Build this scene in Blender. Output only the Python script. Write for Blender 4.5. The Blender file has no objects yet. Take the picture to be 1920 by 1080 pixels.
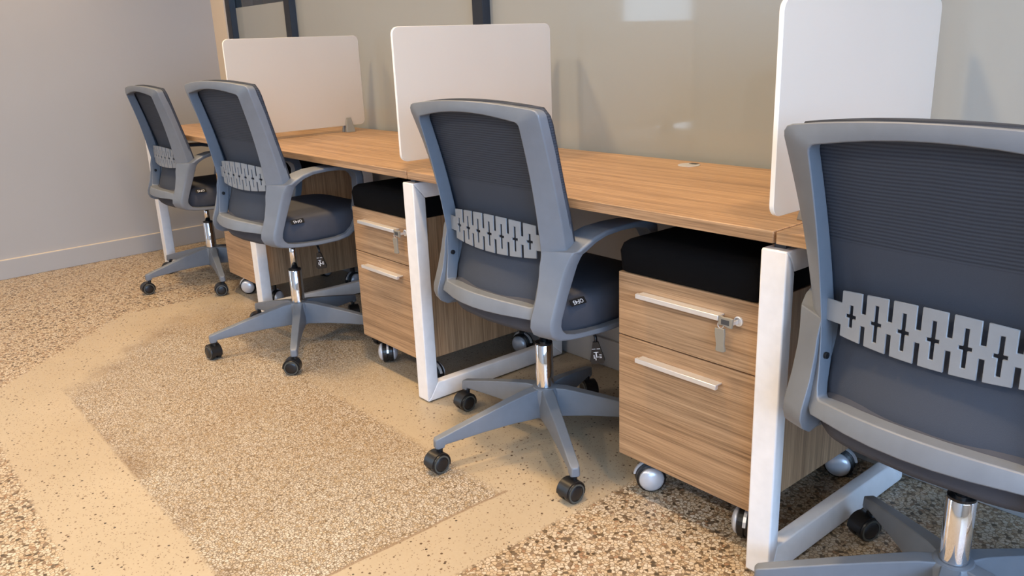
import bpy, bmesh, math, random
from mathutils import Vector, Matrix
random.seed(4)
SC = bpy.context.scene
COL = SC.collection
pi = math.pi

# ------------------------------------------------------------------ camera, world, lights, exposure
cd = bpy.data.cameras.new('camera'); CAM = bpy.data.objects.new('camera', cd); COL.objects.link(CAM)
cd.sensor_width = 36.0; cd.lens = 1537.5 * 36 / 1920; cd.clip_start = .02
_r = Vector((.6450558, .76316966, -.03840687)); _u = Vector((-.19535389, .2132939, .95725784)); _f = Vector((-.73874209, .60998179, -.28667462))
CAM.matrix_world = Matrix(((_r.x, _u.x, -_f.x, 4.50128), (_r.y, _u.y, -_f.y, -1.30578), (_r.z, _u.z, -_f.z, 1.08486), (0, 0, 0, 1)))
SC.camera = CAM

W = bpy.data.worlds.new('world'); SC.world = W; W.use_nodes = True
W.node_tree.nodes['Background'].inputs[0].default_value = (.58, .78, 1.0, 1)
W.node_tree.nodes['Background'].inputs[1].default_value = 6.0

def area(name, loc, rot, size, power, col, sy=None, spread=pi):
    l = bpy.data.lights.new(name, 'AREA'); l.energy = power; l.color = col
    if sy: l.shape = 'RECTANGLE'; l.size = size; l.size_y = sy
    else: l.shape = 'DISK'; l.size = size
    l.spread = spread
    o = bpy.data.objects.new(name, l); COL.objects.link(o); o.location = loc; o.rotation_euler = rot
    return o
# daylight through the long window on the right
area('daylight_window', (7.38, -2.1, 1.75), (0, math.radians(90), 0), 1.7, 190, (.27, .54, 1.0), 4.4)
# warm recessed ceiling lamps
for lx, ly, lp in ((.2, -.45, 20), (1.6, -.45, 25), (3.0, -.45, 25), (4.4, -.45, 18), (5.8, -.45, 12),
                   (.2, -2.8, 20), (1.6, -2.8, 30), (3.0, -2.8, 32), (4.4, -2.8, 28), (5.8, -2.8, 20)):
    area('ceiling_lamp', (lx, ly, 2.66), (0, 0, 0),   .22, lp, (1.0, .69, .36) if ly > -1 else (1.0, .85, .66), None, math.radians(140))

vs = SC.view_settings
vs.view_transform = 'Standard'; vs.look = 'None'; vs.gamma = 1.0; vs.use_curve_mapping = False
vs.exposure = -0.22

# ------------------------------------------------------------------ helpers
def srgb(r, g, b):
    f = lambda c: (c / 255 / 12.92) if c / 255 <= .04045 else ((c / 255 + .055) / 1.055) ** 2.4
    return (f(r), f(g), f(b), 1)

class N:
    """tiny node-tree writer"""
    def __init__(s, name):
        s.m = bpy.data.materials.new(name); s.m.use_nodes = True; s.t = s.m.node_tree
        s.b = s.t.nodes['Principled BSDF']; s.out = s.t.nodes['Material Output']
    def new(s, typ, **kw):
        n = s.t.nodes.new('ShaderNode' + typ)
        for k, v in kw.items(): setattr(n, k, v)
        return n
    def put(s, sock, v):
        if v is None: return
        if isinstance(v, bpy.types.NodeSocket): s.t.links.new(v, sock)
        else: sock.default_value = v
    def math(s, op, a, b=None, c=None, clamp=False):
        n = s.new('Math', operation=op, use_clamp=clamp)
        for i, v in enumerate((a, b, c)): s.put(n.inputs[i], v)
        return n.outputs[0]
    def mix(s, f, a, b):
        n = s.new('Mix', data_type='RGBA'); s.put(n.inputs[0], f); s.put(n.inputs[6], a); s.put(n.inputs[7], b); return n.outputs[2]
    def coord(s, kind='Object'): return s.new('TexCoord').outputs[kind]
    def mapping(s, v, scale=(1, 1, 1), loc=None, rot=(0, 0, 0)):
        n = s.new('Mapping'); s.put(n.inputs[0], v); s.put(n.inputs[3], scale); s.put(n.inputs[1], loc); s.put(n.inputs[2], rot); return n.outputs[0]
    def noise(s, v, scale, detail=2, rough=.5):
        n = s.new('TexNoise'); s.put(n.inputs['Vector'], v); n.inputs['Scale'].default_value = scale
        n.inputs['Detail'].default_value = detail; n.inputs['Roughness'].default_value = rough; return n.outputs[0]
    def voro(s, v, scale, feature='F1', rnd=1.0):
        n = s.new('TexVoronoi', feature=feature); s.put(n.inputs['Vector'], v); n.inputs['Scale'].default_value = scale
        n.inputs['Randomness'].default_value = rnd; return n
    def ramp(s, f, stops, interp='LINEAR'):
        n = s.new('ValToRGB'); s.put(n.inputs[0], f); cr = n.color_ramp; cr.interpolation = interp
        while len(cr.elements) < len(stops): cr.elements.new(.5)
        for e, (p, c) in zip(cr.elements, stops): e.position = p; e.color = c
        return n.outputs[0]
    def bump(s, h, strength=.3, dist=.001):
        n = s.new('Bump'); s.put(n.inputs['Height'], h); n.inputs['Strength'].default_value = strength; n.inputs['Distance'].default_value = dist
        s.t.links.new(n.outputs[0], s.b.inputs['Normal'])
    def base(s, c, rough=.5, metal=0, spec=None, coat=None):
        s.put(s.b.inputs['Base Color'], c); s.put(s.b.inputs['Roughness'], rough); s.put(s.b.inputs['Metallic'], metal)
        if spec is not None: s.put(s.b.inputs['Specular IOR Level'], spec)
        if coat: s.put(s.b.inputs['Coat Weight'], coat); s.b.inputs['Coat Roughness'].default_value = .1
        return s.m

def plain(name, col, rough=.5, metal=0, var=.04, scale=30, bump=0, bscale=400, spec=None):
    n = N(name); co = n.coord()
    f = n.noise(co, scale, 3)
    hi = tuple(min(1, c * (1 + var)) for c in col[:3]) + (1,); lo = tuple(c * (1 - var) for c in col[:3]) + (1,)
    c = n.ramp(f, ((.3, lo), (.7, hi)))
    if bump: n.bump(n.noise(co, bscale, 2), bump, .0006)
    return n.base(c, rough, metal, spec)

M = {}
M['plastic'] = plain('grey_plastic', srgb(112, 118, 127), .42, bump=.12, bscale=900)
M['plastic_light'] = plain('light_grey_plastic', srgb(138, 142, 147), .42, bump=.12, bscale=900)
M['black_plastic'] = plain('black_plastic', srgb(24, 24, 26), .35)
M['dark_plastic'] = plain('dark_grey_plastic', srgb(62, 64, 68), .5)
M['ring_grey'] = plain('ring_grey_plastic', srgb(74, 76, 72), .3)
M['clamp_metal'] = plain('clamp_grey_metal', srgb(150, 148, 142), .4, .35, .03)
M['chrome'] = plain('chrome', (.86, .86, .88, 1), .06, 1, .01)
M['steel'] = plain('brushed_aluminium', (.74, .74, .75, 1), .36, .6, .03)
M['silver'] = plain('silver_caster_dome', srgb(214, 216, 222), .3, .35, .02)
M['white'] = plain('white_powder_coat', srgb(240, 238, 238), .38, bump=.05, bscale=900)
M['black_fabric'] = plain('black_fabric', srgb(13, 13, 15), .95, bump=.5, bscale=900, spec=.1)
M['seat_fabric'] = plain('charcoal_seat_fabric', srgb(70, 72, 80), .85, bump=.6, bscale=700, spec=.2)
M['black_metal'] = plain('black_aluminium', srgb(25, 29, 38), .4)
M['key'] = plain('grey_key_plastic', srgb(140, 134, 122), .45)
M['white_print'] = plain('white_print', srgb(230, 230, 232), .5)
M['black_label'] = plain('black_label', srgb(14, 14, 16), .6)
M['gap'] = plain('dark_gap', srgb(30, 22, 15), .9)
M['paint_grey'] = plain('grey_wall_paint', srgb(168, 166, 165), .7, var=.02, scale=2, bump=.15, bscale=250)
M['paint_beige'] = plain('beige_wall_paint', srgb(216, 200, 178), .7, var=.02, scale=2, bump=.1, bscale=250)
M['ceiling'] = plain('ceiling_paint', srgb(226, 222, 214), .9, var=.02, scale=2)

def m_wood(name, axis, tone=1.0):
    n = N(name); co = n.coord(); oi = n.new('ObjectInfo')
    off = n.new('VectorMath', operation='SCALE'); n.put(off.inputs[0], (7.3, 5.1, 3.7)); n.put(off.inputs['Scale'], oi.outputs['Random'])
    ad = n.new('VectorMath', operation='ADD'); n.put(ad.inputs[0], co); n.put(ad.inputs[1], off.outputs[0]); co = ad.outputs[0]
    def sc(a, b): return tuple(a if i == axis else b for i in range(3))
    warp = n.noise(n.mapping(co, sc(1.2, 5)), 1, 2)
    a = n.noise(n.mapping(co, sc(.9, 62)), 1, 3, .55)
    b = n.noise(n.mapping(co, sc(3.5, 300)), 1, 2, .6)
    c2 = n.noise(n.mapping(co, sc(14, 420)), 1, 1, .6)
    v = n.math('ADD', n.math('MULTIPLY', a, .44), n.math('MULTIPLY', b, .44))
    v = n.math('ADD', v, n.math('MULTIPLY', warp, .12))
    v = n.math('ADD', v, n.math('MULTIPLY', n.math('SUBTRACT', c2, .5), .22))
    t = lambda r, g, b_: tuple(c * tone for c in srgb(r, g, b_)[:3]) + (1,)
    col = n.ramp(v, ((.31, t(118, 91, 66)), (.44, t(152, 120, 89)), (.55, t(178, 143, 108)), (.70, t(198, 165, 129))))
    n.bump(b, .12, .0004)
    return n.base(col, .42)
M['wood_x'] = m_wood('oak_laminate_lengthwise', 0)
M['wood_z'] = m_wood('oak_laminate_upright', 2, .92)

def m_mesh():
    n = N('charcoal_mesh_fabric'); co = n.coord(); sx = n.new('SeparateXYZ'); n.put(sx.inputs[0], co)
    z = sx.outputs[2]
    lines = n.math('SINE', n.math('MULTIPLY', n.math('ADD', z, n.math('MULTIPLY', n.noise(co, 6, 1), .006)), 2 * pi / .0060))
    up = n.math('SMOOTH_MIN', 1.0, n.math('MAXIMUM', 0.0, n.math('MULTIPLY', n.math('SUBTRACT', z, .747), 200)), .1)
    k = n.math('MULTIPLY', n.math('MULTIPLY_ADD', lines, .5, .5), up)
    weave = n.noise(n.mapping(co, (900, 900, 900)), 1, 1)
    col = n.mix(k, srgb(61, 66, 77), srgb(43, 48, 58))
    col = n.mix(n.math('MULTIPLY', weave, .25), col, srgb(84, 90, 100))
    n.bump(n.math('ADD', n.math('MULTIPLY', k, .8), n.math('MULTIPLY', weave, .4)), .5, .001)
    return n.base(col, .8, 0, .25)
M['mesh'] = m_mesh()

def m_floor():
    n = N('terrazzo_floor'); co = n.coord(); sx = n.new('SeparateXYZ')
    wob = n.new('TexNoise'); n.put(wob.inputs['Vector'], co); wob.inputs['Scale'].default_value = 9; wob.inputs['Detail'].default_value = 3
    wv = n.new('VectorMath', operation='SUBTRACT'); n.put(wv.inputs[0], wob.outputs['Color']); n.put(wv.inputs[1], (.5, .5, .5))
    ws = n.new('VectorMath', operation='SCALE'); n.put(ws.inputs[0], wv.outputs[0]); ws.inputs['Scale'].default_value = .016
    wa = n.new('VectorMath', operation='ADD'); n.put(wa.inputs[0], co); n.put(wa.inputs[1], ws.outputs[0])
    n.put(sx.inputs[0], wa.outputs[0]); x, y = sx.outputs[0], sx.outputs[1]
    def soft(v, w): return n.math('MULTIPLY_ADD', v, 1 / w, .5, clamp=True)   # v>0 inside
    def mn(*a):
        r = a[0]
        for b in a[1:]: r = n.math('MINIMUM', r, b)
        return r
    gy = lambda c: n.math('SUBTRACT', y, c)
    lx = lambda c: n.math('SUBTRACT', c, x)
    gx = lambda c: n.math('SUBTRACT', x, c)
    dg = lambda c: n.math('MULTIPLY', n.math('SUBTRACT', n.math('ADD', x, y), c), .7)
    big = soft(mn(gy(-1.08), lx(3.25), dg(.31), gx(.745)), .012)
    blot = n.math('MULTIPLY', n.math('SUBTRACT', n.noise(co, 7, 4, .65), .5), .5)
    fz = lambda v: n.math('ADD', v, blot)
    topm = n.math('MAXIMUM', soft(n.math('SUBTRACT', -.18, y), .03), soft(fz(lx(2.15)), .55))
    sharp = mn(soft(gy(-.84), .012), soft(lx(3.06), .012), soft(n.math('ADD', dg(.70), n.math('MULTIPLY', blot, .3)), .10), soft(fz(gx(1.0)), .3), topm)
    edge = lx(3.06)
    # cream matrix with sparse chips
    nz = n.noise(co, 3.2, 5, .6); nf = n.noise(co, 140, 3)
    cream = n.mix(nz, srgb(204, 186, 158), srgb(228, 210, 182)); cream = n.mix(n.math('MULTIPLY', nf, .35), cream, srgb(188, 162, 124))
    v1 = n.voro(n.mapping(co, (1, 1, 1)), 84); rnd = n.new('SeparateColor'); n.put(rnd.inputs[0], v1.outputs['Color'])
    chipm = n.math('MULTIPLY', n.math('GREATER_THAN', rnd.outputs[0], .45), n.math('LESS_THAN', v1.outputs['Distance'], n.math('MULTIPLY_ADD', rnd.outputs[2], .24, .04)))
    chipc = n.ramp(rnd.outputs[1], ((0, srgb(96, 72, 52)), (.35, srgb(126, 102, 80)), (.6, srgb(152, 124, 98)), (.85, srgb(70, 60, 54))), 'CONSTANT')
    band = n.mix(chipm, cream, chipc)
    v1b = n.voro(co, 190); r1b = n.new('SeparateColor'); n.put(r1b.inputs[0], v1b.outputs['Color'])
    sp = n.math('MULTIPLY', n.math('GREATER_THAN', r1b.outputs[0], .70), n.math('LESS_THAN', v1b.outputs['Distance'], .3))
    band = n.mix(n.math('MULTIPLY', sp, .7), band, srgb(120, 92, 66))
    # exposed pale aggregate patch
    def agg(scale, stones, grout, gw):
        vw = n.new('VectorMath', operation='ADD'); wn = n.new('TexNoise'); n.put(wn.inputs['Vector'], co); wn.inputs['Scale'].default_value = scale * .8
        sc_ = n.new('VectorMath', operation='SCALE'); n.put(sc_.inputs[0], wn.outputs['Color']); sc_.inputs['Scale'].default_value = .35 / scale
        n.put(vw.inputs[0], co); n.put(vw.inputs[1], sc_.outputs[0])
        e = n.voro(vw.outputs[0], scale, 'DISTANCE_TO_EDGE'); f = n.voro(vw.outputs[0], scale)
        rc = n.new('SeparateColor'); n.put(rc.inputs[0], f.outputs['Color'])
        st = n.ramp(rc.outputs[0], stones, 'CONSTANT')
        st = n.mix(n.math('MULTIPLY', nf, .3), st, srgb(200, 174, 134))
        g = n.math('SUBTRACT', 1, n.math('MULTIPLY', e.outputs['Distance'], 1 / gw), clamp=True)
        return n.mix(g, st, grout), g, rc
    pale, g1, _ = agg(150, ((0, srgb(238, 226, 206)), (.35, srgb(248, 238, 222)), (.6, srgb(230, 212, 186)), (.85, srgb(206, 184, 152))), srgb(98, 76, 50), .17)
    dirt = n.ramp(n.noise(co, 2.6, 4, .6), ((.35, (0, 0, 0, 1)), (.7, (1, 1, 1, 1))))
    pale = n.mix(n.math('MULTIPLY', dirt, .2), pale, srgb(150, 118, 82))
    worn = n.math('SUBTRACT', 1, n.math('MULTIPLY', mn(gy(-.85), dg(.69)), 1 / .09), clamp=True)
    worn = n.math('MULTIPLY', worn, n.ramp(n.noise(co, 8, 3), ((.42, (0, 0, 0, 1)), (.62, (1, 1, 1, 1)))))
    pale = n.mix(n.math('MULTIPLY', worn, .6), pale, srgb(132, 102, 68))
    coarse, g2, rc2 = agg(118, ((0, srgb(240, 222, 196)), (.3, srgb(228, 204, 172)), (.55, srgb(246, 232, 210)), (.72, srgb(200, 172, 140)), (.82, srgb(146, 124, 106)), (.88, srgb(178, 138, 108)), (.92, srgb(92, 80, 72)), (.97, srgb(50, 44, 42))), srgb(122, 98, 68), .13)
    col = n.mix(big, coarse, band)
    col = n.mix(sharp, col, pale)
    # repair seam along the near edges of the patch
    seam = n.math('LESS_THAN', n.math('ABSOLUTE', edge), .004)
    seam = n.math('MULTIPLY', seam, n.math('MULTIPLY', n.math('MULTIPLY', n.math('GREATER_THAN', y, -.84), n.math('LESS_THAN', y, -.16)), .6))
    col = n.mix(seam, col, srgb(150, 120, 92))
    stain = n.ramp(n.noise(co, 1.3, 3), ((.45, (0, 0, 0, 1)), (.8, (1, 1, 1, 1))))
    col = n.mix(n.math('MULTIPLY', stain, .18), col, srgb(176, 140, 92))
    col = n.mix(.34, col, (.012, .010, .008, 1))
    rough = n.math('MULTIPLY_ADD', n.noise(co, 5, 3), .25, .28)
    h = n.math('ADD', n.math('MULTIPLY', n.math('MULTIPLY', g1, sharp), -.4), n.math('MULTIPLY', nf, .2))
    n.bump(h, .25, .001)
    return n.base(col, rough, 0, .4)
M['floor'] = m_floor()

def m_film():
    n = N('frosted_window_film'); co = n.coord()
    c = n.mix(n.noise(co, 1.5, 2), srgb(150, 154, 151), srgb(160, 163, 160))
    return n.base(c, .55, 0, .5, 1.0)
M['film'] = m_film()
M['film'].node_tree.nodes['Principled BSDF'].inputs['Coat Roughness'].default_value = .06

def m_acrylic():
    n = N('frosted_acrylic'); co = n.coord()
    c = n.mix(n.noise(co, 3, 2), srgb(224, 216, 206), srgb(230, 224, 215))
    n.base(c, .38, 0, .4)
    tr = n.new('BsdfTranslucent'); n.put(tr.inputs[0], c)
    mx = n.new('MixShader'); mx.inputs[0].default_value = .38
    n.t.links.new(n.b.outputs[0], mx.inputs[1]); n.t.links.new(tr.outputs[0], mx.inputs[2]); n.t.links.new(mx.outputs[0], n.out.inputs[0])
    return n.m
M['acrylic'] = m_acrylic()
M['acrylic_edge'] = plain('acrylic_edge_glow', srgb(252, 250, 246), .2, var=.01)  # bright edge glow of the screens painted as a paler colour
def m_glass():
    n = N('clear_glass'); co = n.coord(); n.base(n.mix(n.noise(co, 2, 1), (.93, .96, .95, 1), (.95, .97, .96, 1)), .02)
    n.b.inputs['Transmission Weight'].default_value = 1; n.b.inputs['IOR'].default_value = 1.45
    return n.m
M['glass'] = m_glass()

# ------------------------------------------------------------------ mesh helpers
def link(name, bm, mat, parent=None, smooth=False, bev=0, seg=2, mats=None):
    me = bpy.data.meshes.new(name)
    bmesh.ops.recalc_face_normals(bm, faces=bm.faces[:])
    bm.to_mesh(me); bm.free()
    for m in (mats or [mat]): me.materials.append(M[m] if isinstance(m, str) else m)
    o = bpy.data.objects.new(name, me); COL.objects.link(o)
    if parent is not None: o.parent = parent
    if smooth:
        for p in me.polygons: p.use_smooth = True
    if bev:
        b = o.modifiers.new('bevel', 'BEVEL'); b.width = bev; b.segments = seg; b.limit_method = 'ANGLE'; b.angle_limit = math.radians(35)
        b.harden_normals = False
        for p in me.polygons: p.use_smooth = True
        try: me.set_sharp_from_angle(angle=math.radians(50))
        except Exception: pass
    return o

def empty(name, loc=(0, 0, 0), rz=0):
    o = bpy.data.objects.new(name, None); COL.objects.link(o); o.location = loc; o.rotation_euler = (0, 0, rz); o.empty_display_size = .1
    return o
def tag(o, label, cat, group=None):
    o['label'] = label; o['category'] = cat
    if group: o['group'] = group
    return o
def struct(o): o['kind'] = 'structure'; return o

def box(bm, x0, x1, y0, y1, z0, z1):
    v = [bm.verts.new((x, y, z)) for z in (z0, z1) for y in (y0, y1) for x in (x0, x1)]
    for f in ((0, 1, 3, 2), (4, 5, 7, 6), (0, 1, 5, 4), (2, 3, 7, 6), (0, 2, 6, 4), (1, 3, 7, 5)): bm.faces.new([v[i] for i in f])
    return v
def mkbox(name, mat, parent, *b, bev=0, seg=2):
    bm = bmesh.new(); box(bm, *b); return link(name, bm, mat, parent, bev=bev, seg=seg)

def sections(bm, secs, closed=True, loop=False, cap=True):
    """loft through lists of points of equal length"""
    rows = [[bm.verts.new(p) for p in s] for s in secs]
    n = len(rows[0]); R = len(rows)
    for i in range(R if loop else R - 1):
        a, b = rows[i], rows[(i + 1) % R]
        for j in range(n if closed else n - 1):
            bm.faces.new((a[j], a[(j + 1) % n], b[(j + 1) % n], b[j]))
    if cap and not loop and closed:
        bm.faces.new(rows[0][::-1]); bm.faces.new(rows[-1])
    return rows

def ring(cx, cy, cz, r, n=24, axis='z', ry=None):
    ry = ry or r; out = []
    for i in range(n):
        a = 2 * pi * i / n; c, s = r * math.cos(a), ry * math.sin(a)
        out.append({'z': (cx + c, cy + s, cz), 'x': (cx, cy + c, cz + s), 'y': (cx + c, cy, cz + s)}[axis])
    return out
def lathe(bm, prof, axis='z', n=24, c=(0, 0, 0)):
    """prof: list of (radius, height along axis)"""
    secs = []
    for r, h in prof:
        p = list(c); k = 'xyz'.index(axis); p[k] += h
        secs.append(ring(p[0], p[1], p[2], max(r, 1e-4), n, axis))
    return sections(bm, secs)
def tube(bm, pts, r, n=8):
    pts = [Vector(p) for p in pts]; secs = []
    for i, p in enumerate(pts):
        d = (pts[min(i + 1, len(pts) - 1)] - pts[max(i - 1, 0)]).normalized()
        a = d.orthogonal().normalized() if i == 0 else (a - d * a.dot(d)).normalized()
        b = d.cross(a); rr = r[i] if isinstance(r, (list, tuple)) else r
        secs.append([p + (a * math.cos(2 * pi * k / n) + b * math.sin(2 * pi * k / n)) * rr for k in range(n)])
    sections(bm, secs)

def text_mesh(s, size, mat_index=0):
    c = bpy.data.curves.new('lettering', 'FONT'); c.body = s; c.size = size; c.align_x = 'CENTER'; c.align_y = 'CENTER'; c.extrude = .0002; c.resolution_u = 2
    o = bpy.data.objects.new('lettering', c); COL.objects.link(o)
    bpy.context.view_layer.update()
    me = bpy.data.meshes.new_from_object(o.evaluated_get(bpy.context.evaluated_depsgraph_get()))
    bpy.data.objects.remove(o); bpy.data.curves.remove(c)
    return me

def copy_tree(o, parent=None):
    c = o.copy(); COL.objects.link(c)
    if parent is not None: c.parent = parent
    for ch in list(o.children): copy_tree(ch, c)
    return c

# ------------------------------------------------------------------ the setting
DW = 1.2274; HT = .735
bm = bmesh.new(); box(bm, -.75, 7.5, -5, .64, -.08, 0)
fl = struct(link('floor', bm, 'floor'))
bm = bmesh.new(); box(bm, -.8, 7.6, -5.1, .74, 2.7, 2.8); box(bm, -3.1, 7.6, .74, 3.6, 2.7, 2.8); struct(link('ceiling', bm, 'ceiling'))

# left wall, slightly out of square, with a tall glazed opening further out
WLX = lambda y: -.395 - (y + .725) * .0482          # wall plane x(y)
def wall_seg(bm, y0, y1, z0, z1, t=.12, inset=0.0):
    p = [(WLX(y0) + inset, y0), (WLX(y1) + inset, y1), (WLX(y1) - t, y1), (WLX(y0) - t, y0)]
    sections(bm, [[(x, y, z0) for x, y in p], [(x, y, z1) for x, y in p]])
bm = bmesh.new(); wall_seg(bm, -2.62, .70, 0, 2.7); struct(link('wall_left', bm, 'paint_grey'))
bm = bmesh.new(); wall_seg(bm, -5, -3.62, 0, 2.7); struct(link('wall_left_far', bm, 'paint_grey'))
bm = bmesh.new(); wall_seg(bm, -3.62, -2.62, 2.35, 2.7); struct(link('wall_left_header', bm, 'paint_grey'))
bm = bmesh.new(); wall_seg(bm, -2.62, .62, 0, .1, t=-.0, inset=.016)
bb = struct(link('baseboard_left', bm, 'paint_grey', bev=.002))
bm = bmesh.new(); wall_seg(bm, -2.62, .62, .1, .1022, t=-.0, inset=.014); link('lit_edge_strip', bm, 'paint_beige', bb)  # added pale strip: lit top edge of the baseboard put into colour
w = struct(empty('window_2', (WLX(-3.2), -3.2, 0)))
def frame_piece(y0, y1, z0, z1, nm):
    bm = bmesh.new(); wall_seg(bm, y0, y1, z0, z1, t=.06, inset=-.02); o = link(nm, bm, 'black_metal'); o.parent = w; o.matrix_parent_inverse = Matrix.Translation((-WLX(-3.2), 3.2, 0)); return o
frame_piece(-3.62, -3.57, 0, 2.35, 'window_frame'); frame_piece(-2.67, -2.62, 0, 2.35, 'window_frame'); frame_piece(-3.57, -2.67, 2.3, 2.35, 'window_frame')

# back: low wall, glazed screen above it
bm = bmesh.new(); box(bm, -.47, 7.5, .628, .74, 0, .70); struct(link('wall_back', bm, 'paint_grey'))
bm = bmesh.new(); box(bm, -.45, 7.5, .612, .6278, 0, .1); struct(link('baseboard_back', bm, 'paint_grey', bev=.003))
bm = bmesh.new(); box(bm, -.47, -.273, .612, .74, .70, 2.7); struct(link('wall_corner', bm, 'paint_beige'))
win = struct(empty('window_1', (0, .655, .70)))
def wpart(nm, mat, x0, x1, y0, y1, z0, z1, bev=0):
    bm = bmesh.new(); box(bm, x0, x1, y0 - .655, y1 - .655, z0 - .70, z1 - .70); return link(nm, bm, mat, win, bev=bev)
MX = [-.273 + .03, .498, 2.035, 3.575, 5.115, 6.655]
for i, mx in enumerate(MX):
    wpart('mullion', 'black_metal', mx - .031, mx + .031, .62, .70, .70, 2.7, .002)
for a, b in zip(MX[:-1], MX[1:]):
    wpart('frosted_pane', 'film', a + .031, b - .031, .655, .665, .70, 1.329)
    wpart('clear_pane', 'glass', a + .031, b - .031, .655, .665, 1.3295, 2.7)
wpart('frosted_pane', 'film', MX[-1] + .031, 7.5, .655, .665, .70, 1.329)
wpart('clear_pane', 'glass', MX[-1] + .031, 7.5, .655, .665, 1.3295, 2.7)
# room beyond the glass
bm = bmesh.new(); box(bm, -3.1, 7.6, .64, 3.6, -.08, -.001); struct(link('floor_beyond', bm, 'paint_grey'))
bm = bmesh.new(); box(bm, -3.0, 7.6, 2.6, 2.7, 0, 2.7); box(bm, -3.1, -3.0, .74, 2.7, 0, 2.7); box(bm, -3.1, -.48, .74, .84, 0, 2.7); box(bm, 7.6, 7.7, .7, 2.7, 0, 2.7); struct(link('wall_beyond', bm, plain('taupe_paint', srgb(150, 140, 134), .8)))
bm = bmesh.new(); box(bm, -.20, -.06, .70, .76, 0, 2.7); struct(link('trim_1', bm, 'black_metal'))
# remaining walls of the room, behind and beside the camera
bm = bmesh.new(); box(bm, -.75, 7.6, -5.1, -5, 0, 2.7); struct(link('wall_front', bm, 'paint_grey'))
bm = bmesh.new(); box(bm, 7.5, 7.6, -5, .75, 0, .9); box(bm, 7.5, 7.6, -5, .75, 2.6, 2.7); box(bm, 7.5, 7.6, .1, .75, .9, 2.6); box(bm, 7.5, 7.6, -5, -4.3, .9, 2.6)
struct(link('wall_right', bm, 'paint_grey'))

# ------------------------------------------------------------------ desks
def desktop(k, label):
    L = DW - .0056
    o = empty('desktop', (k * DW + .0028, 0, HT)); tag(o, label, 'desktop', 'oak desktops in the row')
    bm = bmesh.new(); box(bm, 0, L, 0, .62, -.0235, 0); link('top_board', bm, 'wood_x', o, bev=.0015)
    # cable grommet with a flap
    g = (.595, .552)
    bm = bmesh.new(); lathe(bm, ((.031, 0), (.031, .0018), (.029, .0026), (.0, .0026)), n=32, c=(g[0], g[1], .0002))
    gr = link('cable_grommet', bm, 'steel', o, smooth=False)
    bm = bmesh.new(); box(bm, g[0] - .008, g[0] + .016, g[1] + .010, g[1] + .026, .0029, .0034); link('cable_slot', bm, 'black_plastic', gr)
    return o
desktop(0, 'oak desktop at the far end of the row nearest the grey wall')
desktop(1, 'oak desktop between the leftmost and middle frosted screens')
desktop(2, 'oak desktop with a round metal grommet right of the middle frosted screen')
desktop(3, 'oak desktop end sliver behind the nearest chair at right')

def leg_frame(x, label):
    o = empty('desk_leg_frame', (x, 0, 0)); tag(o, label, 'desk leg', 'white desk leg frames')
    Z1 = .70; Y1 = .585; hw = .0275; iw = .015; sd = .0125; D = .05
    def prof(inn):   # cross-section: (x, depth inward)
        return [(-hw, 0), (hw, 0), (hw, sd), (iw, D), (-iw, D), (-hw, sd)]
    P = prof(0)
    def post(y_out, sgn, nm):
        bm = bmesh.new(); lo = []; hi = []
        for px, d in P:
            y = y_out + sgn * d
            lo.append((px, y, .004 + d)); hi.append((px, y, Z1 - d))
        sections(bm, [lo, hi]); return link(nm, bm, 'white', o, bev=.003)
    def bar(z_out, sgn, nm):
        bm = bmesh.new(); a = []; b = []
        for px, d in P:
            z = z_out + sgn * d
            a.append((px, 0 + d, z)); b.append((px, Y1 - d, z))
        sections(bm, [a, b]); return link(nm, bm, 'white', o, bev=.003)
    post(0, 1, 'front_post'); post(Y1, -1, 'back_post'); bar(.004, 1, 'bottom_bar'); bar(Z1, -1, 'top_bar')
    bm = bmesh.new(); box(bm, -.012, .012, .02, .56, Z1 - .001, HT - .0236); link('spacer_rail', bm, 'dark_plastic', o)
    for y in (.025, .56):
        bm = bmesh.new(); lathe(bm, ((.014, 0), (.016, .0005), (.016, .004)), n=16, c=(0, y, 0)); link('foot_pad', bm, 'black_plastic', o)
    return o
leg_frame(.005, 'white metal leg frame at the far end beside the grey wall')
leg_frame(DW, 'white metal leg frame seen under the second chair')
leg_frame(2 * DW, 'white metal leg frame with full bottom bar left of the second nearest chair')
leg_frame(3 * DW, 'nearest white metal leg frame in front of the right oak pedestal')
leg_frame(4 * DW, 'white metal leg frame past the nearest chair, last toward the right')

def rounded_rect(y0, y1, z0, z1, r, n=6):
    out = []
    for cy, cz, a0 in ((y1 - r, z1 - r, 0), (y0 + r, z1 - r, 90), (y0 + r, z0 + r, 180), (y1 - r, z0 + r, 270)):
        for i in range(n + 1):
            a = math.radians(a0 + 90 * i / n); out.append((cy + r * math.cos(a), cz + r * math.sin(a)))
    return out
def screen(k, label):
    o = empty('desk_screen', (k * DW, 0, HT)); tag(o, label, 'screen', 'frosted desk screens')
    R = rounded_rect(-.016, .583, .028, .405, .022)
    bm = bmesh.new(); sections(bm, [[(-.005, y, z) for y, z in R], [(.005, y, z) for y, z in R]])
    for f in bm.faces: f.material_index = 0 if len(f.verts) > 4 else 1
    link('panel', bm, None, o, bev=.0012, mats=['acrylic', 'acrylic_edge'])
    for y in (.13, .50):
        cl = None
        for s in (-1, 1):
            bm = bmesh.new()
            pr = [(y - .021, 0), (y + .021, 0), (y + .020, .014), (y + .011, .062), (y - .011, .062), (y - .020, .014)]
            a = [(s * .0055, py, pz) for py, pz in pr]; b = [(s * (.024 - .013 * pz / .062), py, pz) for py, pz in pr]
            sections(bm, [a, b])
            c = link('clamp', bm, 'clamp_metal', o, bev=.0015)
        bm = bmesh.new(); box(bm, -.0054, .0054, y - .015, y + .015, .0003, .0275); link('clamp_base', bm, 'dark_plastic', o)
    return o
screen(1, 'leftmost of three frosted screens with a grey clamp at its rear foot')
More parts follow.
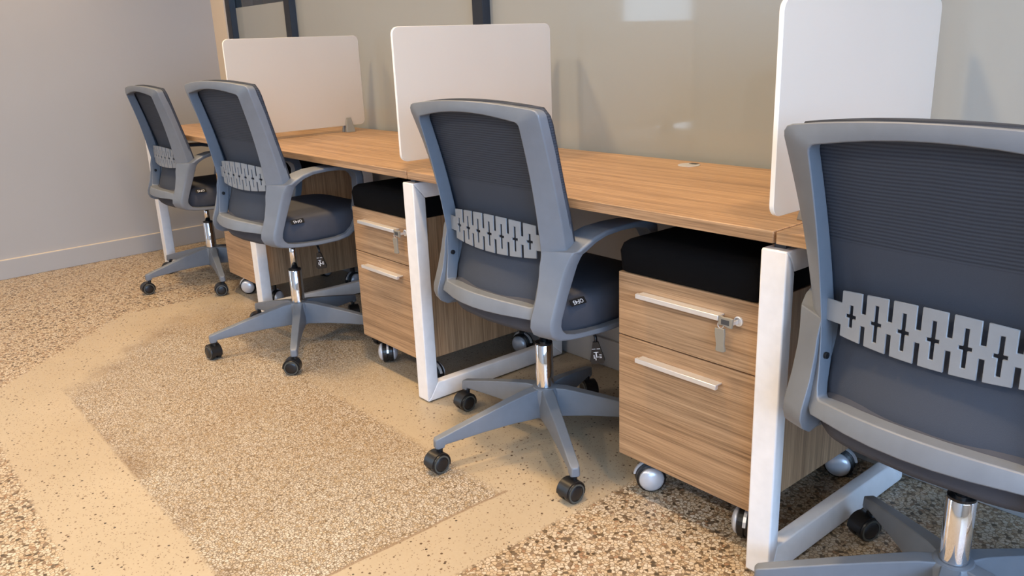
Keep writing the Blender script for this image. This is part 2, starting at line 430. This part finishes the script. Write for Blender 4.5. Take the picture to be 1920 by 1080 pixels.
screen(2, 'middle frosted screen standing behind the second nearest chair')
screen(3, 'rightmost tall frosted screen behind the nearest chair')

# ------------------------------------------------------------------ pedestals
def big_caster(parent, x, y, top, rot):
    o = empty('caster_mount', (0, 0, 0)); bpy.data.objects.remove(o)
    r = .037; zc = r
    T = Matrix.Translation((x, y, 0)) @ Matrix.Rotation(rot, 4, 'Z')
    def L(nm, bm, mat, par, **k):
        bm.transform(T); return link(nm, bm, mat, par, **k)
    bm = bmesh.new()
    lathe(bm, ((r * .82, -.020), (r, -.016), (r, -.003), (r * .9, -.002), (r * .9, .002), (r, .003), (r, .016), (r * .82, .020)), 'x', 28, (0, 0, zc))
    tyre = L('caster', bm, 'black_plastic', parent, bev=0)
    for s in (-1, 1):
        bm = bmesh.new()
        lathe(bm, [(r * .86 * math.cos(t), s * (.0195 + .016 * math.sin(t))) for t in (0, .3, .6, .9, 1.2, 1.5)], 'x', 24, (0, 0, zc))
        L('silver_dome', bm, 'silver', tyre, smooth=True)
    # hood band over the wheel and stem
    bm = bmesh.new(); secs = []
    for i in range(11):
        a = math.radians(10 + 160 * i / 10); c, s = math.cos(a), math.sin(a)
        secs.append([(-.0035, c * (r + .001), zc + s * (r + .001)), (.0035, c * (r + .001), zc + s * (r + .001)), (.0035, c * (r + .006), zc + s * (r + .006)), (-.0035, c * (r + .006), zc + s * (r + .006))])
    sections(bm, secs); L('caster_hood', bm, 'steel', tyre)
    bm = bmesh.new(); lathe(bm, ((.011, 0), (.011, top - zc * 2 - .003), (.02, top - zc * 2 - .0025), (.02, top - zc * 2)), 'z', 16, (0, 0, zc * 2)); L('caster_stem', bm, 'black_plastic', tyre)

def pedestal(xl, y0, label, rots, grp, rz=0.0):
    Wd = .375; Dp = .52; zb = .108; zg = .4191; zt = .5718
    o = empty('drawer_pedestal', (xl, y0, 0), rz); tag(o, label, 'drawer pedestal', grp)
    t = .018
    mkbox('side_panel', 'wood_z', o, 0, t, t + .002, Dp, zb, zt, bev=.001)
    mkbox('side_panel', 'wood_z', o, Wd - t, Wd, t + .002, Dp, zb, zt, bev=.001)
    mkbox('back_panel', 'wood_z', o, t, Wd - t, Dp - t, Dp, zb, zt)
    mkbox('bottom_panel', 'wood_x', o, t, Wd - t, .03, Dp - t, zb, zb + t)
    mkbox('top_panel', 'wood_x', o, t, Wd - t, .03, Dp - t, zt - t, zt)
    mkbox('carcass_front', 'gap', o, t, Wd - t, .021, .029, zb + .001, zt - .001)
    for z0, z1, hz in ((zb, zg - .0015, .378), (zg + .0015, zt, .532)):
        d = mkbox('drawer_front', 'wood_x', o, 0, Wd, 0, t, z0, z1, bev=.0012)
        bm = bmesh.new(); box(bm, .072, .295, -.026, -.016, hz - .0055, hz + .0055)
        box(bm, .074, .293, -.0162, .0, hz + .0005, hz + .0045)
        link('bar_handle', bm, 'steel', d, bev=.0012)
    # lock barrel
    bm = bmesh.new(); lathe(bm, ((.0105, .0005), (.0105, -.003), (.0085, -.004), (.0085, -.0025), (.0, -.0025)), 'y', 24, (.3275, 0, .527)); link('lock_barrel', bm, 'steel', o)
    # upholstered seat pad on top
    bm = bmesh.new(); secs = []
    for z, ins in ((zt + .0005, .006), (zt + .004, .0), (zt + .05, -.003), (zt + .066, .002), (zt + .074, .012), (zt + .077, .035)):
        R = rounded_rect(0 + ins, Dp - ins, 0 + ins, Wd - ins, .02, 4)
        secs.append([(x, y, z) for y, x in R])
    sections(bm, secs); link('seat_cushion', bm, 'black_fabric', o, smooth=True)
    for (cx, cy), r in zip(((.045, .065), (.33, .065), (.045, .46), (.33, .46)), rots): big_caster(o, cx, cy, zb, r)
    return o
def keys(xl, y0, label):
    """bunch hanging in the drawer lock: folding key head plus a second key on a ring"""
    o = empty('key_bunch', (xl + .3275, y0 - .004, .527)); tag(o, label, 'keys', 'keys in the pedestal locks')
    bm = bmesh.new(); box(bm, -.0012, .0012, -.016, .0, -.004, .004); link('key_blade', bm, 'steel', o)
    def head(bm):
        P = [(-.013, -.009), (-.004, -.0095), (.014, -.0075), (.024, -.0095), (.026, -.006), (.026, .006), (.024, .0095), (.014, .0075), (-.004, .0095), (-.013, .009)]
        sections(bm, [[(x, -.0028, z) for x, z in P], [(x, .0028, z) for x, z in P]])
    bm = bmesh.new(); head(bm); bmesh.ops.transform(bm, matrix=Matrix.Translation((-.010, -.018, 0)) @ Matrix.Rotation(math.radians(4), 4, 'Y') @ Matrix.Diagonal((-.85, 1, 1.15, 1)), verts=bm.verts)
    h = link('key_head', bm, 'key', o, bev=.001)
    bm = bmesh.new(); box(bm, -.025, -.006, -.0215, -.0208, -.0052, .0052); link('key_inset', bm, 'dark_plastic', h)
    bm = bmesh.new(); pts = [(-.028 + .007 * math.cos(a), -.018, -.009 + .007 * math.sin(a)) for a in [i * 2 * pi / 18 for i in range(19)]]
    tube(bm, pts, .0009, 6); link('key_ring', bm, 'steel', o)
    bm = bmesh.new(); head(bm); bmesh.ops.transform(bm, matrix=Matrix.Translation((-.028, -.018, -.033)) @ Matrix.Rotation(math.radians(86), 4, 'Y') @ Matrix.Diagonal((1.3, 1, 1.25, 1)), verts=bm.verts)
    link('spare_key', bm, 'key', o, bev=.001)
    return o
PG = 'oak drawer pedestals under the desks'
pedestal(3 * DW - .4251, .0425, 'nearest oak two-drawer pedestal with black cushion beside the near white leg', (-.69, .36, .3, -1.3), PG)
keys(3 * DW - .4251, .0425, 'grey key pair hanging in the nearest pedestal lock')
pedestal(2 * DW - .4251, .0425, 'oak two-drawer pedestal with black cushion beside the middle white leg', (1.0, -1.45, .4, -1.35), PG)
keys(2 * DW - .4251, .0425, 'grey key pair hanging in the lock of the middle pedestal')
pedestal(1 * DW - .4251, .0425, 'oak pedestal partly hidden behind the second chair from the left wall', (-.69, .5, .3, .2), PG)

# ------------------------------------------------------------------ office chairs
def lerp(a, b, t): return tuple(p + (q - p) * t for p, q in zip(a, b))
def interp(tab, t):
    if t <= tab[0][0]: return tab[0][1]
    for (a, va), (b, vb) in zip(tab, tab[1:]):
        if t <= b:
            f = (t - a) / (b - a); return va + (vb - va) * f
    return tab[-1][1]

def chair_frame_stations():
    """right half, bottom centre -> top centre: (outer, inner, depth)"""
    S = []
    for x in (0, .05, .10, .145):
        k = (x / .19) ** 2
        S.append(((x, -.236 + .046 * k, .4505 - .001 * k), (x * .955, -.226 + .040 * k, .487 - .009 * k), .030))
    S.append(((.180, -.199, .4495), (.170, -.190, .478), .024))
    S.append(((.196, -.184, .458), (.1765, -.185, .4795), .026))
    S.append(((.203, -.172, .485), (.180, -.182, .495), .028))
    S.append(((.211, -.152, .535), (.184, -.175, .535), .030))
    S.append(((.222, -.138, .575), (.188, -.170, .575), .032))
    Jo, Ji, To, Ti = (.235, -.126, .616), (.191, -.168, .614), (.2535, -.2145, .925), (.1975, -.226, .902)
    for i in range(0, 9):
        t = i / 8; b = .006 * math.sin(pi * t)
        o = lerp(Jo, To, t); n_ = lerp(Ji, Ti, t)
        S.append(((o[0] - b * .4, o[1] + b, o[2]), (n_[0], n_[1] + b, n_[2]), .034 - .006 * t))
    S.append(((.2525, -.2165, .934), (.1965, -.2275, .909), .028))
    S.append(((.246, -.2185, .942), (.192, -.229, .9145), .028))
    S.append(((.235, -.220, .9455), (.185, -.2295, .917), .028))
    for x in (.20, .15, .10, .05, 0):
        k = (x / .235) ** 2; kk = (x / .2) ** 2
        S.append(((x, -.238 + .018 * k, .960 - .0145 * k), (x * .85, -.239 + .010 * kk, .933 - .0145 * kk), .028))
    return S

def make_chair():
    root = empty('office_chair', (0, 0, 0))
    up = []       # parts that turn with the seat, later rotated through their parent-less local frame
    # ---- back frame
    S = chair_frame_stations()
    full = S + [((-o[0], o[1], o[2]), (-i[0], i[1], i[2]), d) for o, i, d in S[-2:0:-1]]
    bm = bmesh.new(); secs = []
    for o, i, d in full:
        ctr = Vector((0, 0, .70)); ov, iv = Vector(o), Vector(i)
        of = ov + (ov - iv).normalized() * -.003 + Vector((0, d, 0)); inf = iv + (iv - ov).normalized() * -.004 + Vector((0, d + .008, 0))
        md = (ov + iv) * .5 + Vector((0, -.0025, 0))
        secs.append([tuple(ov), tuple(md), tuple(iv), tuple(inf), tuple(of)])
    sections(bm, secs, loop=True)
    link('back_frame', bm, 'plastic', root, bev=.0025)
    # ---- mesh back
    WE = ((.455, .180), (.48, .192), (.535, .204), (.575, .219), (.616, .232), (.70, .237), (.80, .2425), (.90, .249), (.925, .2505), (.94, .244), (.949, .232))
    YE = ((.455, -.150), (.50, -.138), (.575, -.104), (.616, -.100), (.70, -.121), (.80, -.149), (.925, -.184), (.95, -.190))
    YC = ((.455, -.186), (.50, -.178), (.575, -.150), (.64, -.132), (.72, -.142), (.80, -.160), (.925, -.199), (.965, -.208))
    NX, NZ = 18, 28
    bm = bmesh.new(); g = {}
    for side in (0, 1):
        for iz in range(NZ + 1):
            t = iz / NZ
            for ix in range(NX + 1):
                u = ix / NX * 2 - 1
                z = 0.452 + t * (.947 - .452) + t ** 6 * .0145 * (1 - u * u)
                w = interp(WE, .452 + t * (.951 - .452))
                ye, yc = interp(YE, z), interp(YC, z)
                y = yc + (ye - yc) * u * u + (.011 if side else 0)
                g[side, iz, ix] = bm.verts.new((u * (w - .002 * side), y, z))
    for side in (0, 1):
        for iz in range(NZ):
            for ix in range(NX):
                bm.faces.new((g[side, iz, ix], g[side, iz, ix + 1], g[side, iz + 1, ix + 1], g[side, iz + 1, ix]))
    for iz in range(NZ):
        for ix in (0, NX): bm.faces.new((g[0, iz, ix], g[0, iz + 1, ix], g[1, iz + 1, ix], g[1, iz, ix]))
    for ix in range(NX):
        for iz in (0, NZ): bm.faces.new((g[0, iz, ix], g[0, iz, ix + 1], g[1, iz, ix + 1], g[1, iz, ix]))
    link('mesh_backrest', bm, 'mesh', root, smooth=True)
    # ---- lumbar support: seven slotted tabs
    bm = bmesh.new()
    pitch = .0475; gp = .0040; xs = []; zc = .629
    def cols():
        for t in range(-3, 4):
            xc = t * pitch
            xs.extend([xc - pitch / 2 + gp, xc - .0095, xc - .0032, xc + .0032, xc + .0095, xc + pitch / 2 - gp])
    cols(); xs = [-.196, -.186] + xs + [.186, .196]
    rows_n = ('b', -.031, -.0105, -.003, .003, .0105, .031, 't')
    def zrow(k, x):
        hh = .047 - .009 * (x / .17) ** 2
        lean = .004 * x / .17
        if k == 'b': return zc - hh
        if k == 't': return zc + hh + .002
        sl = .62 if abs(x) > 2.5 * pitch and abs(k) > .02 else 1
        return zc + k * sl
    yl = lambda x: -.171 + .016 * (x / .17) ** 2
    V = {}
    def vv(i, j, s):
        if (i, j, s) not in V:
            x = xs[i]; V[i, j, s] = bm.verts.new((x, yl(x) + (.0 if s == 0 else .0035), zrow(rows_n[j], x)))
        return V[i, j, s]
    cells = set()
    for i in range(len(xs) - 1):
        xm = (xs[i] + xs[i + 1]) / 2
        endt = abs(xm) > 3.5 * pitch - gp
        tb = round(xm / pitch); dx = xm - tb * pitch
        for j in range(7):
            zz = j
            if endt:
                if j in (1, 2, 3, 4, 5): cells.add((i, j))
                continue
            if abs(abs(dx) - pitch / 2) < gp * .9:
                if j in (2, 3, 4): cells.add((i, j))
            elif abs(dx) < .002:
                if j in (0, 6): cells.add((i, j))
            elif abs(dx) < .0095:
                if j != 3: cells.add((i, j))
            else: cells.add((i, j))
    for i, j in cells:
        for s in (0, 1): bm.faces.new((vv(i, j, s), vv(i + 1, j, s), vv(i + 1, j + 1, s), vv(i, j + 1, s)))
        for (di, dj, e) in ((-1, 0, ((i, j), (i, j + 1))), (1, 0, ((i + 1, j), (i + 1, j + 1))), (0, -1, ((i, j), (i + 1, j))), (0, 1, ((i, j + 1), (i + 1, j + 1)))):
            if (i + di, j + dj) not in cells:
                (a, b), (c, d) = e; bm.faces.new((vv(a, b, 0), vv(c, d, 0), vv(c, d, 1), vv(a, b, 1)))
    link('lumbar_support', bm, 'plastic_light', root, bev=.0009, seg=1)
    # ---- arm loops
    E = [(-.126, .6155), (-.133, .602), (-.142, .580), (-.152, .551), (-.168, .505), (-.186, .455), (-.188, .437), (-.182, .418), (-.166, .405), (-.13, .397), (-.084, .392), (-.012, .387), (.06, .388),
         (.105, .396), (.140, .418), (.162, .455), (.177, .510), (.186, .560), (.187, .605), (.176, .632), (.150, .647), (.09, .654), (.03, .656), (-.03, .653), (-.070, .644), (-.100, .630), (-.118, .617)]
    Hh = [(-.094, .606), (-.098, .597), (-.103, .580), (-.112, .551), (-.130, .505), (-.150, .452), (-.152, .437), (-.147, .425), (-.136, .415), (-.112, .4085), (-.08, .405), (-.012, .401), (.056, .402),
          (.092, .409), (.119, .429), (.138, .462), (.149, .512), (.156, .560), (.157, .597), (.150, .615), (.135, .628), (.085, .639), (.03, .642), (-.027, .639), (-.062, .630), (-.082, .619), (-.092, .610)]
    skew = [-.040, -.036, -.033, -.026, -.020, -.021, -.021, -.018, -.012, -.004] + [0] * 13 + [0, 0, -.004, -.018]
    # shared station 0 closes the loop just under the stile foot
    for sx in (1, -1):
        bm = bmesh.new(); secs = []
        for k, (e, h) in enumerate(zip(E, Hh)):
            xo, xi = .2455, .192
            if 9 <= k <= 18: xo, xi = .2455, .205
            if 18 < k <= 20: xo, xi = .252, .200
            xo = {0: .262, 1: .258, 2: .252, 3: .248, 21: .262, 22: .268, 23: .272, 24: .274, 25: .272, 26: .267}.get(k, xo)
            sk = skew[k]
            xm = xo - .004
            secs.append([(sx * xi, e[0] + sk, e[1]), (sx * xm, e[0] + sk * .05, e[1]), (sx * xo, e[0] + (h[0] - e[0]) * .25, e[1] + (h[1] - e[1]) * .25),
                         (sx * xm, h[0], h[1]), (sx * xi, h[0] + sk * .2, h[1])])
        sections(bm, secs, loop=True)
        link('armrest', bm, 'plastic', root, bev=.002)
    # ---- seat cushion
    def seat_outline(ins, n=48):
        out = []
        for i in range(n):
            a = 2 * pi * i / n; c, s = math.cos(a), math.sin(a)
            ex = .32
            x = (.228 - ins) * math.copysign(abs(c) ** ex, c)
            yy = math.copysign(abs(s) ** ex, s)
            y = .052 + yy * (.215 - ins)
            if y < -.05: x *= 1 - .10 * min(1, (-.05 - y) / .15)
            if s < 0: y -= .030 * (1 - (x / .21) ** 2) * abs(yy)
            out.append((x, y))
        return out
    bm = bmesh.new(); secs = []
    for z, ins in ((.398, .03), (.402, .008), (.415, .0), (.46, -.002), (.476, .004), (.487, .018), (.493, .05), (.497, .12)):
        secs.append([(x, y, z) for x, y in seat_outline(ins)])
    sections(bm, secs); seat = link('seat', bm, 'seat_fabric', root, smooth=True)
    # size tag on the seat side (sewn in upside down)
    me = text_mesh('OF45', .0150)
    bm = bmesh.new(); bm.from_mesh(me); bpy.data.meshes.remove(me)
    for f in bm.faces: f.material_index = 1
    bmesh.ops.translate(bm, verts=bm.verts, vec=(0, 0, .0009))
    nf = len(bm.faces); box(bm, -.0245, .0245, -.0085, .0085, 0, .0008)
    bm.faces.ensure_lookup_table()
    for f in bm.faces[nf:]: f.material_index = 0
    T = Matrix.Translation((.2275, -.085, .4815)) @ Matrix.Rotation(math.radians(90), 4, 'Z') @ Matrix.Rotation(math.radians(52), 4, 'X') @ Matrix.Rotation(pi, 4, 'Z')
    bm.transform(T); link('size_tag', bm, None, seat, mats=['black_label', 'white_print'])
    # ---- under-seat mechanism, column
    bm = bmesh.new(); box(bm, -.07, .07, -.09, .11, .372, .398); box(bm, -.19, .19, -.03, .03, .384, .397); link('seat_mechanism', bm, 'black_plastic', root, bev=.004)
    lv = bmesh.new(); tube(lv, [(.06, .015, .380), (.14, .012, .376), (.185, .004, .372), (.200, 0, .362), (.203, -.002, .345)], .0045, 8); lever = link('tilt_lever', lv, 'black_plastic', root, smooth=True)
    bm = bmesh.new(); P = [(-.007, 0), (.007, 0), (.019, -.050), (.015, -.058), (-.015, -.058), (-.019, -.050)]
    sections(bm, [[(x, -.004, z) for x, z in P], [(x, .004, z) for x, z in P]])
    nf = len(bm.faces)
    for (x, z, w_, h_) in ((-.006, -.018, .009, .0015), (.006, -.018, .009, .0015), (-.001, -.027, .012, .0015), (-.001, -.033, .003, .011), (-.007, -.039, .0022, .010), (.001, -.040, .009, .0015), (.0095, -.034, .006, .0015), (.0095, -.038, .006, .0015), (.0095, -.042, .006, .0015), (-.003, -.045, .002, .007)):
        box(bm, x - w_ / 2, x + w_ / 2, -.0045, -.0041, z - h_ / 2, z + h_ / 2)
    bm.faces.ensure_lookup_table()
    for f in bm.faces[nf:]: f.material_index = 1
    bm.transform(Matrix.Translation((.203, -.003, .350)) @ Matrix.Rotation(math.radians(38), 4, 'Z') @ Matrix.Rotation(math.radians(-6), 4, 'Y'))
    link('lever_paddle', bm, None, lever, mats=['black_plastic', 'white_print'])
    for s in (-1, 1):   # black bolt heads inside the stiles
        bm = bmesh.new(); lathe(bm, ((.0, 0), (.006, .0), (.006, .004), (.0, .005)), 'x', 14, (0, 0, 0)); bm.transform(Matrix.Translation((s * .1845, -.157, .548)) @ Matrix.Scale(-s, 4, (1, 0, 0)))
        link('bolt_head', bm, 'black_plastic', root)
    return root

def make_base(root, rot, dz):
    """five-star base: does not turn with the seat; rot relative to the seat frame, dz = seat lift"""
    bm = bmesh.new(); lathe(bm, ((.0, .168), (.0245, .168), (.0245, .290), (.0235, .2915), (.014, .2915)), n=32)
    col = link('gas_column', bm, 'chrome', root, bev=0)
    for p in col.data.polygons: p.use_smooth = len(p.vertices) == 4
    try: col.data.set_sharp_from_angle(angle=math.radians(40))
    except Exception: pass
    bm = bmesh.new(); lathe(bm, ((.0238, .2916), (.0238, .2965), (.0150, .299)), n=28); link('column_cap', bm, 'black_plastic', col)
    bm = bmesh.new(); lathe(bm, ((.0125, .299), (.0125, .374 + dz)), n=20); link('piston_rod', bm, 'chrome', col, smooth=True)
    bm = bmesh.new(); lathe(bm, ((.020, .075), (.034, .078), (.040, .10), (.040, .155), (.034, .1665), (.0, .1678)), n=30); link('base_hub', bm, 'plastic', root, bev=.002)
    leg0 = None
    for k in range(5):
        a = rot + k * 2 * pi / 5
        if leg0 is None:
            bm = bmesh.new(); secs = []
            for r_, zt, zb, wt, wb in ((.020, .1660, .084, .0165, .0235), (.06, .1625, .084, .016, .022), (.12, .149, .085, .0145, .0185), (.20, .1295, .082, .0130, .0155), (.27, .1115, .0775, .0122, .0135), (.314, .1000, .0750, .0120, .0128), (.318, .0990, .0665, .0120, .0128), (.334, .095, .0655, .0110, .0118), (.340, .090, .067, .007, .008)):
                secs.append([(r_, -wt, zt), (r_, wt, zt), (r_, wb + .001, zb + (zt - zb) * .25), (r_, wb, zb), (r_, -wb, zb), (r_, -wb - .001, zb + (zt - zb) * .25)])
            sections(bm, secs); leg0 = link('base_leg', bm, 'plastic', root, bev=.0022)
            lg = leg0
        else:
            lg = leg0.copy(); COL.objects.link(lg); lg.parent = root
        lg.rotation_euler = (0, 0, a)
    return leg0

def caster_mesh():
    r = .0275
    bmw = bmesh.new()
    for s in (-1, 1):
        lathe(bmw, ((.006, s * .003), (r - .002, s * .0035), (r, s * .006), (r, s * .019), (r - .002, s * .0215), (.020, s * .0222), (.0195, s * .0215), (.018, s * .0225), (.012, s * .0238), (.0, s * .0242)), 'x', 28, (0, 0, r))
    # hood
    secs = []
    for i in range(13):
        a = math.radians(-20 + 205 * i / 12); c, s_ = math.cos(a), math.sin(a); ro = r + .0035; ri = r + .0008
        secs.append([(-.019, c * ri, r + s_ * ri), (.019, c * ri, r + s_ * ri), (.019, c * ro, r + s_ * ro), (-.019, c * ro, r + s_ * ro)])
    bmh = bmesh.new(); sections(bmh, secs)
    lathe(bmh, ((.0075, .050), (.0075, .0735)), 'z', 14, (0, .012, 0))
    lathe(bmh, ((.0095, .0660), (.0125, .0665), (.0125, .0735)), 'z', 16, (0, .012, 0))
    bmr = bmesh.new()
    lathe(bmr, ((.0205, .0215), (.0245, .0217), (.0245, .0226), (.0205, .0228), (.0205, .0215)), 'x', 28, (0, 0, r))
    return bmw, bmh, bmr

_cm = {}
def add_casters(root, rot, swivels):
    for k in range(5):
        a = rot + k * 2 * pi / 5; sw = swivels[k]
        # stem axis sits at the leg tip; wheel trails behind it
        px, py = .325 * math.cos(a), .325 * math.sin(a)
        T = Matrix.Translation((px, py, 0)) @ Matrix.Rotation(sw, 4, 'Z') @ Matrix.Translation((0, -.012, 0))
        if not _cm:
            w_, h_, r_ = caster_mesh()
            for nm, b_, mt in (('caster', w_, 'black_plastic'), ('caster_hood', h_, 'black_plastic'), ('caster_ring', r_, 'ring_grey')):
                o = link(nm, b_, mt, None, smooth=False)
                try:
                    for p in o.data.polygons: p.use_smooth = True
                    o.data.set_sharp_from_angle(angle=math.radians(40))
                except Exception: pass
                _cm[nm] = o.data; bpy.data.objects.remove(o)
        c = bpy.data.objects.new('caster', _cm['caster']); COL.objects.link(c); c.parent = root; c.matrix_local = T
        for nm, sx in (('caster_hood', 1), ('caster_ring', 1), ('caster_ring', -1)):
            h = bpy.data.objects.new(nm, _cm[nm]); COL.objects.link(h); h.parent = c; h.scale.x = sx

proto = make_chair()
CH = [  # x, y, yaw, lift, base rotation (world), swivels (world), label
    (2.925, .101, -.014, 0.0, -1.784 , (.02, -.05, .3, 1.2, .0), 'grey office chair with dark mesh back in front of the middle frosted screen'),
    (4.020, .094, -.064, -.002, -2.569, (.2, .1, .3, 1.2, -.35), 'nearest grey office chair with dark mesh back cut by the right edge'),
    (1.660, -.023, .048, .041, -1.790, (-1.45, -.65, .3, 1.2, -.4), 'grey office chair raised highest on its chrome column, second from the grey wall'),
    (.467, .092, -.021, .003, -1.508, (.0, -.3, .3, 1.2, .2), 'smallest-looking grey office chair closest to the grey wall'),
]
chairs = [proto]
for _ in CH[1:]: chairs.append(copy_tree(proto))
for ch, (x, y, yaw, dz, br, sw, label) in zip(chairs, CH):
    for p in ch.children: p.location.z += dz
    ch.location = (x, y, 0); ch.rotation_euler = (0, 0, yaw)
    tag(ch, label, 'office chair', 'grey mesh office chairs along the desks')
    make_base(ch, br - yaw, dz)
    add_casters(ch, br - yaw, [s - yaw for s in sw])
